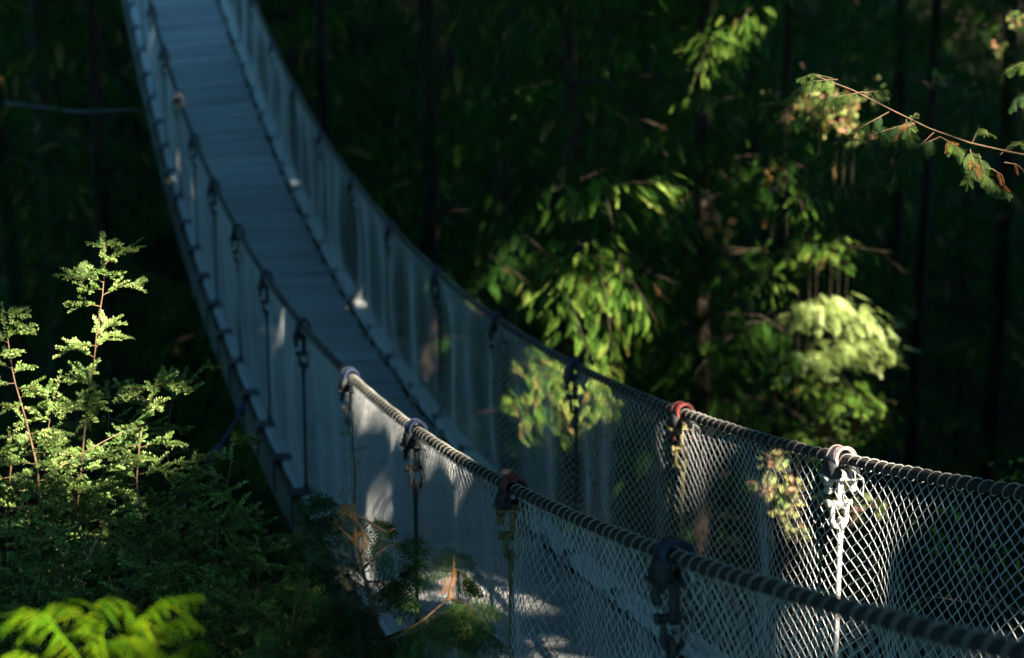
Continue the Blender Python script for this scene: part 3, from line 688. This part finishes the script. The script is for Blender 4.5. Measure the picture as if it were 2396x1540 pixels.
sapling("hemlock_sapling", "tallest hemlock sapling with a sunlit tip standing clear against the dark", [(240, 562, 7), (245, 640, 7), (240, 700, 7), (226, 768, 7), (222, 840, 7.05), (205, 930, 7.05), (190, 1100, 7.05), (170, 1300, 7), (160, 1540, 7)], .008, 62, .15, .10, (.45, .85), bare=((.17, .225), (.285, .36), (.42, .5)), gap=.015)
sapling("hemlock_sapling", "bright hemlock sapling cut by the left edge of the view", [(5, 725, 7), (20, 800, 7), (30, 880, 7), (55, 960, 7), (70, 1020, 7), (90, 1100, 6.95), (95, 1300, 6.9), (90, 1540, 6.9)], .009, 46, .13, .08, (.5, .9), bare=((.3, .36),), gap=.015)
sapling("hemlock_sapling", "small hemlock sapling with a pale new shoot left of the bushy one", [(140, 880, 7.05), (125, 930, 7.05), (112, 1010, 7), (100, 1080, 7), (130, 1250, 6.95), (120, 1540, 6.9)], .006, 26, .16, .08, (.3, .85), bare=((.07, .16),))
sapling("hemlock_sapling", "bushy hemlock sapling with a pale upright leader below the bridge", [(370, 888, 6.9), (352, 940, 6.9), (330, 1000, 6.9), (325, 1060, 6.9), (318, 1140, 6.9), (350, 1260, 6.9), (370, 1540, 6.9)], .009, 54, .19, .09, (.4, .85), bare=((.16, .2), (.4, .46)), gap=.016)
sapling("hemlock_sapling", "thin dark hemlock sapling with orange stem beside the bridge edge", [(545, 1038, 6.7), (540, 1090, 6.7), (528, 1150, 6.7), (510, 1215, 6.7), (508, 1300, 6.7), (525, 1400, 6.7), (540, 1540, 6.7)], .007, 26, .16, .08, (.4, .8), bare=((.08, .16),))
sapling("hemlock_sapling", "slender shaded sapling with a bare pointed leader left of the orange stem", [(455, 1070, 6.75), (468, 1120, 6.75), (485, 1190, 6.75), (508, 1270, 6.75), (500, 1400, 6.7), (505, 1540, 6.7)], .005, 22, .13, .07, (.4, .75))
sapling("hemlock_sapling", "dim hemlock shoot reaching towards the left fence of the bridge", [(480, 855, 7.6), (440, 900, 7.55), (400, 935, 7.5), (390, 1050, 7.4), (420, 1250, 7.3), (440, 1540, 7.2)], .006, 22, .15, .09, (.35, .65))
for i, (x, y, D, lb) in enumerate(((60, 1130, 7.3, "shaded hemlock filling the lower left corner"), (230, 1140, 7.2, "shaded hemlock under the bushy sapling"), (430, 1190, 7.1, "shaded hemlock low in the middle of the saplings"), (140, 1270, 6.6, "low dark hemlock just above the bright frond"),
                                   (330, 1290, 6.6, "low dark hemlock right above the tip of the frond"), (600, 1260, 6.6, "low dark hemlock under the bridge edge"), (20, 1010, 7.6, "dim hemlock behind the bright left edge sapling"), (480, 1330, 6.4, "low dark hemlock left of the orange sprig shrub"), (250, 900, 7.7, "faint hemlock behind the tallest sapling"))):
    sapling("hemlock_sapling", lb, [(x, y, D), (x + 6, y + 90, D), (x - 8, y + 200, D), (x + 5, y + 420, D)], .008, 30, .26, .14, (.35, .75), gap=.036)

# bare pale twigs showing in the shade
def dry_twig(label, lines, r=.003, name="dry_twig", m='twig', D0=None):
    pts = path(*lines[0]); low = min((p for l in lines for p in path(*l)), key=lambda p: p[2])
    mb = MB()
    for l in lines:
        P = curve(path(*l), 12); mb.tubes(P, np.linspace(r, r * .45, 12), 5, (0, .2, 1))
    o = mb.build(name, M[m]); return tag(o, label, "twig")
dry_twig("pale forked dry twig in the dark lower left foliage", [((203, 1313, 6.4), (225, 1270, 6.4), (243, 1235, 6.4), (246, 1200, 6.45)), ((205, 1310, 6.4), (195, 1280, 6.4), (182, 1262, 6.4))], .0034)
dry_twig("thin sunlit branch rising from the bright left edge sapling", [((112, 1108, 6.95), (170, 1075, 6.95), (220, 1045, 6.9), (290, 1008, 6.9))], .0028)

rng = np.random.default_rng(105)
# ================================================================ bottom centre shrub, frond, top right branch
def sprays(fo, wo, pts, n, size, tint, tmpl, hang=.5, r0=.004, spread=1.0, zj=.35, keep=None):
    p, y, z, s, t = bough(fo, wo, pts, n, size, tmpl, tint, r0, spread, hang)
    z = norm(z + (zj + .4) * rng.normal(0, 1, z.shape)); fo.inst(tmpl, frames(y, z, s), p, t)

root = empty("cedar_shrub", (0, 0, 0), "dark cedar shrub with an orange dead sprig in front of the near mesh", "shrub")
p0 = at(900, 1640, 6.0); root.location = Vector((float(p0[0]), float(p0[1]), float(ground_h(p0[0], p0[1]))))
wo, fo, de = MB(), MB(), MB()
g0 = A_(root.location)
wo.tubes(curve([g0, p0, at(890, 1500, 6), at(860, 1380, 6), at(830, 1260, 6), at(828, 1180, 6.05)], 20), np.linspace(.016, .004, 20), 7, (1, 0, 0))
wo.tubes(curve([at(828, 1180, 6.05), at(832, 1120, 6.2), at(826, 1050, 6.3), at(824, 985, 6.4)], 10), np.linspace(.004, .0018, 10), 5, (1, 0, 0))
wo.tubes(curve([at(890, 1500, 6), at(980, 1460, 6), at(1050, 1400, 6), at(1062, 1320, 6)], 12), np.linspace(.005, .0018, 12), 6, (1, 0, 0))
wo.tubes(curve([at(835, 1205, 6), at(870, 1225, 5.95), at(905, 1248, 5.95), at(925, 1235, 5.95)], 10), np.linspace(.005, .003, 10), 6, (1, 0, 0))
BR = []
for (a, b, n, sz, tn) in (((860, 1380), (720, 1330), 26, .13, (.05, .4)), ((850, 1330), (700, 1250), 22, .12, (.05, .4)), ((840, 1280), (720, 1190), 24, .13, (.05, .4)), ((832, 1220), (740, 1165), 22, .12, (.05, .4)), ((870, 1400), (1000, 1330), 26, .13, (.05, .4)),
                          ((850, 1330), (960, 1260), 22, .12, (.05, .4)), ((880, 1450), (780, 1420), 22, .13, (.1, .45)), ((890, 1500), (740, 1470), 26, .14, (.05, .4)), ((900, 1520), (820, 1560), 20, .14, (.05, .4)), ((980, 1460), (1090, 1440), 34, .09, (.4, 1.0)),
                          ((1050, 1400), (1130, 1460), 24, .12, (.2, .8)), ((1060, 1330), (1105, 1380), 34, .08, (.6, 1.1)), ((1062, 1320), (1060, 1290), 12, .09, (.5, .95)), ((990, 1460), (1000, 1540), 36, .09, (.4, 1.0)), ((1050, 1430), (1100, 1530), 40, .09, (.4, 1.1)),  # the higher tints paint sunlight into the leaves on the right
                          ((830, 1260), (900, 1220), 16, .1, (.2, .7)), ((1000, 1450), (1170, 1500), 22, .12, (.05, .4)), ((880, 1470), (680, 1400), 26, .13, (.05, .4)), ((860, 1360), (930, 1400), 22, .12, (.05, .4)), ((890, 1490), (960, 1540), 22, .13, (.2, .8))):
    d = rng.uniform(-.35, .35)
    pts = [at(*a, 6), at((a[0] + b[0]) / 2, (a[1] + b[1]) / 2 - 16, 6 + d * .6), at(*b, 6 + d)]
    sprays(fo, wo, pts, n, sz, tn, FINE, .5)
sprays(fo, wo, path((832, 1120, 6.2), (826, 1060, 6.3), (824, 990, 6.4)), 9, .045, (.4, .9), FINE, .3, .002)
sprays(de, wo, path((835, 1205, 6), (820, 1180, 5.98), (800, 1195, 5.95), (788, 1215, 5.95)), 9, .05, (.2, .9), FINE, 1.4, .003)
sprays(de, wo, path((840, 1215, 6), (850, 1250, 5.98), (845, 1300, 5.97)), 10, .06, (.2, .9), FINE, 1.6, .003)
sprays(de, wo, path((1062, 1320, 5.97), (1058, 1360, 5.97), (1062, 1400, 5.97)), 6, .05, (.3, .9), FINE, 1.0, .003)
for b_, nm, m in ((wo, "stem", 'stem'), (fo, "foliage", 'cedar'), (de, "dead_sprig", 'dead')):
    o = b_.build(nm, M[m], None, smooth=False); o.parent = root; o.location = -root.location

root = empty("cedar_shrub", (0, 0, 0), "small light green shrub with orange twigs left of the dark cedar shrub", "shrub")
p0 = at(690, 1640, 5.9); root.location = Vector((float(p0[0]), float(p0[1]), float(ground_h(p0[0], p0[1])))); g0 = A_(root.location)
wo, fo = MB(), MB()
wo.tubes(curve([g0, p0, at(670, 1500, 5.9), at(690, 1420, 5.9)], 14), np.linspace(.01, .003, 14), 6, (1, 0, 0))
for l in (((690, 1480), (720, 1400)), ((690, 1480), (740, 1450)), ((680, 1500), (620, 1430)), ((680, 1510), (640, 1490)), ((690, 1450), (690, 1390)), ((690, 1500), (780, 1500)), ((680, 1520), (600, 1530))):
    sprays(fo, wo, [at(*l[0], 5.9), at(*l[1], 5.9 + rng.uniform(-.2, .2))], 16, .09, (.35, .9), FINE, .2, .004)
for b_, nm, m in ((wo, "stem", 'dead'), (fo, "foliage", 'cedar')):
    o = b_.build(nm, M[m], None, smooth=False); o.parent = root; o.location = -root.location

# bright blurred frond right in front of the camera
root = empty("fern", (0, 0, 0), "blurred bright yellow green fern at the bottom left corner", "fern")
p0 = at(200, 1800, 3.8); root.location = Vector((float(p0[0]), float(p0[1]), float(ground_h(p0[0], p0[1])))); g0 = A_(root.location)
for fr in (((230, 1600), (120, 1450), (60, 1420), (-20, 1480)), ((250, 1600), (190, 1420), (120, 1410), (40, 1500)), ((260, 1600), (220, 1410), (280, 1400), (345, 1490)), ((300, 1620), (300, 1470), (380, 1400), (470, 1390)), ((320, 1620), (340, 1480), (430, 1440), (480, 1470)),
           ((280, 1640), (250, 1500), (310, 1490), (400, 1540)), ((330, 1650), (400, 1540), (450, 1500), (500, 1510)), ((200, 1620), (100, 1540), (40, 1520), (-40, 1560))):
    wo, fo = MB(), MB(); d = rng.uniform(-.25, .25)
    pts = [at(*q, 3.8 + d) for q in fr]; st = curve([g0] + [pts[0]] + pts, 26); wo.tubes(st, np.linspace(.005, .0015, 26), 5, (1, 0, 0))
    P = curve(pts, 42)[7:]; n = len(P); tn = norm(np.gradient(P, axis=0)); sd = norm(np.cross(tn, [0, 0, 1.])); f = np.linspace(0, 1, n)
    for sg in (-1, 1):
        ln = .058 * np.sin(math.pi * (.1 + .8 * f)) * rng.uniform(.6, 1.15, n)
        y = norm(tn * .5 + sg * sd * rng.uniform(.1, .5, (n, 1)) - A_([0, 0, 1.]) * rng.uniform(.3, .9, (n, 1)) + rng.normal(0, .08, (n, 3)))
        fo.inst(PINNA, frames(y, norm(SUN + rng.normal(0, .4, (n, 3))), ln), P, rng.uniform(.25, .95, n) * (1 - .25 * f) + .05)
    o = fo.build("frond", M['frond'], None, smooth=False); o.parent = root; o.location = -root.location
    q = wo.build("stalk", M['frond'], None); q.parent = o

# sharp cedar branch reaching in from the right; its trunk stands outside the view
tx, ty = 4.6, 6.3
for tr_ in range(200):
    zz = np.linspace(0, 6, 30)
    if open_to_sun(np.stack([np.full(30, tx), np.full(30, ty), zz], 1), .25).all(): break
    tx, ty = 3.9 + 2.5 * rng.random(), 5.0 + 3.0 * rng.random()
root = empty("cedar_tree", (tx, ty, float(ground_h(tx, ty))), "cedar whose sharp sunlit branch with brown sprigs reaches in at the upper right", "tree")
wo, fo, de, tw = MB(), MB(), MB(), MB()
gz = root.location[2]; wo.tubes(np.stack([np.full(8, tx), np.full(8, ty), np.linspace(gz - .3, 6, 8)], 1), np.linspace(.2, .1, 8), 12, (1, 0, 0))
main = path((1905, 176, 7), (1960, 186, 7), (2020, 218, 7), (2080, 258, 7), (2140, 285, 7), (2200, 318, 7), (2260, 337, 7), (2396, 362, 7.0), (2600, 400, 6.9)) + [A_([tx, ty, float(at(2700, 420, 6.9)[2])])]
tw.tubes(curve(main, 40), np.linspace(.002, .009, 40), 7, (0, .1, 1))
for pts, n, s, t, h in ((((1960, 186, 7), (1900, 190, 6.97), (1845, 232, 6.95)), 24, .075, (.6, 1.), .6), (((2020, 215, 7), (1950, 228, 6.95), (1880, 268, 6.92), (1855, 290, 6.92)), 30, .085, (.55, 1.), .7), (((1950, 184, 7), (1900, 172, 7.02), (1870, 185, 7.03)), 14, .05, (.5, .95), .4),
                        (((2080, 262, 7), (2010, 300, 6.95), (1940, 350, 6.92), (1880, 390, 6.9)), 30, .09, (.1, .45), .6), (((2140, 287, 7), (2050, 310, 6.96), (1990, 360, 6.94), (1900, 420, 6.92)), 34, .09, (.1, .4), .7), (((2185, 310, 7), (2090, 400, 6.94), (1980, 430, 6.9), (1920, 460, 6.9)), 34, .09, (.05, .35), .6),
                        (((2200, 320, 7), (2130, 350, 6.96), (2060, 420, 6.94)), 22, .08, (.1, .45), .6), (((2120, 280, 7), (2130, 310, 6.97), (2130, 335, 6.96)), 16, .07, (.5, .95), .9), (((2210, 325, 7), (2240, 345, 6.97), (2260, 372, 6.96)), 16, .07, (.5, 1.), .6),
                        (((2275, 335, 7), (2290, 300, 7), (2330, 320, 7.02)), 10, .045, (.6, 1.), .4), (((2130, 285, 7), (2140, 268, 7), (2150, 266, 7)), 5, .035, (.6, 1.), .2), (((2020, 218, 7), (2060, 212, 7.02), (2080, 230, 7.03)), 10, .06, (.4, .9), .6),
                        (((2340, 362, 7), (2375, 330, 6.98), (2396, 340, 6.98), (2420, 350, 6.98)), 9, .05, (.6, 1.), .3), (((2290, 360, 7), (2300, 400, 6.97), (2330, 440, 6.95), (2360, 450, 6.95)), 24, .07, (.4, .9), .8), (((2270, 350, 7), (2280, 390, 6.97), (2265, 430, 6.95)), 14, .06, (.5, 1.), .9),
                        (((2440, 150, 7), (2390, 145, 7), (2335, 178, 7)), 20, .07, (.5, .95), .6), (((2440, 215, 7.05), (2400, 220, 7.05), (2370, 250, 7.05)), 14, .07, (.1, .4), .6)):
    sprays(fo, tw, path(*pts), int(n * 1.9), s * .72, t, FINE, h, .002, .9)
for pts, n, s in ((((2265, 372, 6.97), (2280, 385, 6.95), (2300, 400, 6.95)), 16, .05), (((2200, 320, 6.98), (2225, 335, 6.95), (2240, 345, 6.95)), 10, .045), (((2140, 290, 6.98), (2110, 300, 6.95), (2095, 325, 6.95)), 12, .045), (((2320, 395, 6.96), (2345, 410, 6.95), (2352, 440, 6.95)), 14, .045), (((2095, 355, 6.95), (2085, 375, 6.95)), 4, .04), (((2350, 380, 6.95), (2380, 385, 6.95), (2396, 400, 6.95)), 7, .045)):
    sprays(de, tw, path(*pts), max(3, n // 2), s * .85, (.0, .8), FINE, 1.0, .0024, .7)
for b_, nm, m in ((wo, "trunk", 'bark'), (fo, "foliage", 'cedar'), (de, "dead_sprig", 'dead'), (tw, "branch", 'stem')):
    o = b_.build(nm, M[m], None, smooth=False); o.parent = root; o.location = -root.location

# ---- autumn shrubs with broad leaves beyond the right mesh
def leaf_shrub(name, label, clumps, m, D, sz, n, base):
    p0 = at(*base, D); root = empty(name, (float(p0[0]), float(p0[1]), float(ground_h(p0[0], p0[1]))), label, "shrub", "broadleaf shrubs beyond the bridge"); g0 = A_(root.location)
    wo, fo = MB(), MB()
    for (px, py, rpx, nn) in clumps:
        c = at(px, py, D); wo.tubes(curve([g0, (g0 + c) / 2 + [.1, .05, .2], c], 12), np.linspace(.008, .003, 12), 5, (1, .2, 0))
        q = norm(rng.normal(0, 1, (nn, 3))) * rng.random((nn, 1)) ** .45 * A_([1, 1, .9]); P = c + q * (rpx * D / F) + (1 - 2 * rng.random((nn, 1))) ** 3 * rpx * D / F * A_([.5, .3, -.6])
        y = norm(rng.normal(0, 1, (nn, 3)) + [0, 0, -.5]); z = norm(SUN + rng.normal(0, .8, (nn, 3)))
        fo.inst(LEAF, frames(y, z, sz * rng.uniform(.6, 1.2, nn)), P, rng.uniform(0, 1, nn))
    o = wo.build("stem", M['bark'], None); o.parent = root; o.location = -root.location
    o = fo.build("foliage", M[m], None, smooth=False); o.parent = root; o.location = -root.location
leaf_shrub("autumn_shrub", "pink and yellow leaved shrub glowing behind the right mesh", ((1815, 1080, 34, 46), (1790, 1135, 30, 40), (1850, 1145, 34, 50), (1835, 1195, 30, 44), (1870, 1240, 26, 34), (1900, 1290, 26, 26), (1930, 1165, 22, 20), (1965, 1130, 26, 26), (1995, 1200, 26, 26), (1722, 1270, 18, 20), (2060, 1180, 30, 20), (2010, 1340, 60, 40), (1900, 1420, 60, 40)), 'autumn', 11, .06, 1, (1850, 1500))
leaf_shrub("autumn_shrub", "pinkish leaved shrub behind the sharp cedar branch", ((1870, 240, 36, 24), (1920, 240, 50, 30), (1980, 265, 46, 30), (2050, 220, 36, 24), (1840, 290, 22, 16), (2000, 310, 40, 30), (1800, 230, 30, 16), (1900, 270, 60, 60), (1960, 230, 60, 40)), 'autumn', 18, .065, 1, (1900, 700))
leaf_shrub("autumn_shrub", "sparse tan leaved shrub at the upper right corner", ((2340, 110, 30, 16), (2385, 50, 30, 16), (2200, 180, 30, 14), (2270, 210, 20, 10)), 'autumn', 19, .07, 1, (2360, 700))
leaf_shrub("autumn_shrub", "orange leaved shrub just above the right hand cable", ((1930, 1010, 36, 24), (1990, 980, 40, 30), (1680, 530, 34, 16), (1820, 420, 30, 14)), 'dead', 15, .1, 1, (1850, 1200))
leaf_shrub("green_shrub", "light green leaved bush low behind the lower right mesh", ((2200, 1250, 90, 60), (2300, 1300, 80, 50), (2100, 1420, 90, 60), (2380, 1110, 50, 30), (1760, 1400, 16, 10)), 'forest', 9.5, .05, 1, (2100, 1650))
dry_twig("arched dry grass stalks behind the lower right mesh", [((2396, 1440, 8.6), (2330, 1400, 8.6), (2285, 1360, 8.6), (2240, 1332, 8.6)), ((2320, 1425, 8.6), (2290, 1395, 8.6), (2255, 1375, 8.6)), ((2330, 1420, 8.6), (2240, 1405, 8.6), (2180, 1395, 8.6), (2145, 1415, 8.6)), ((2396, 1500, 8.6), (2340, 1430, 8.6), (2300, 1400, 8.6))], .0035, "dry_stalk")
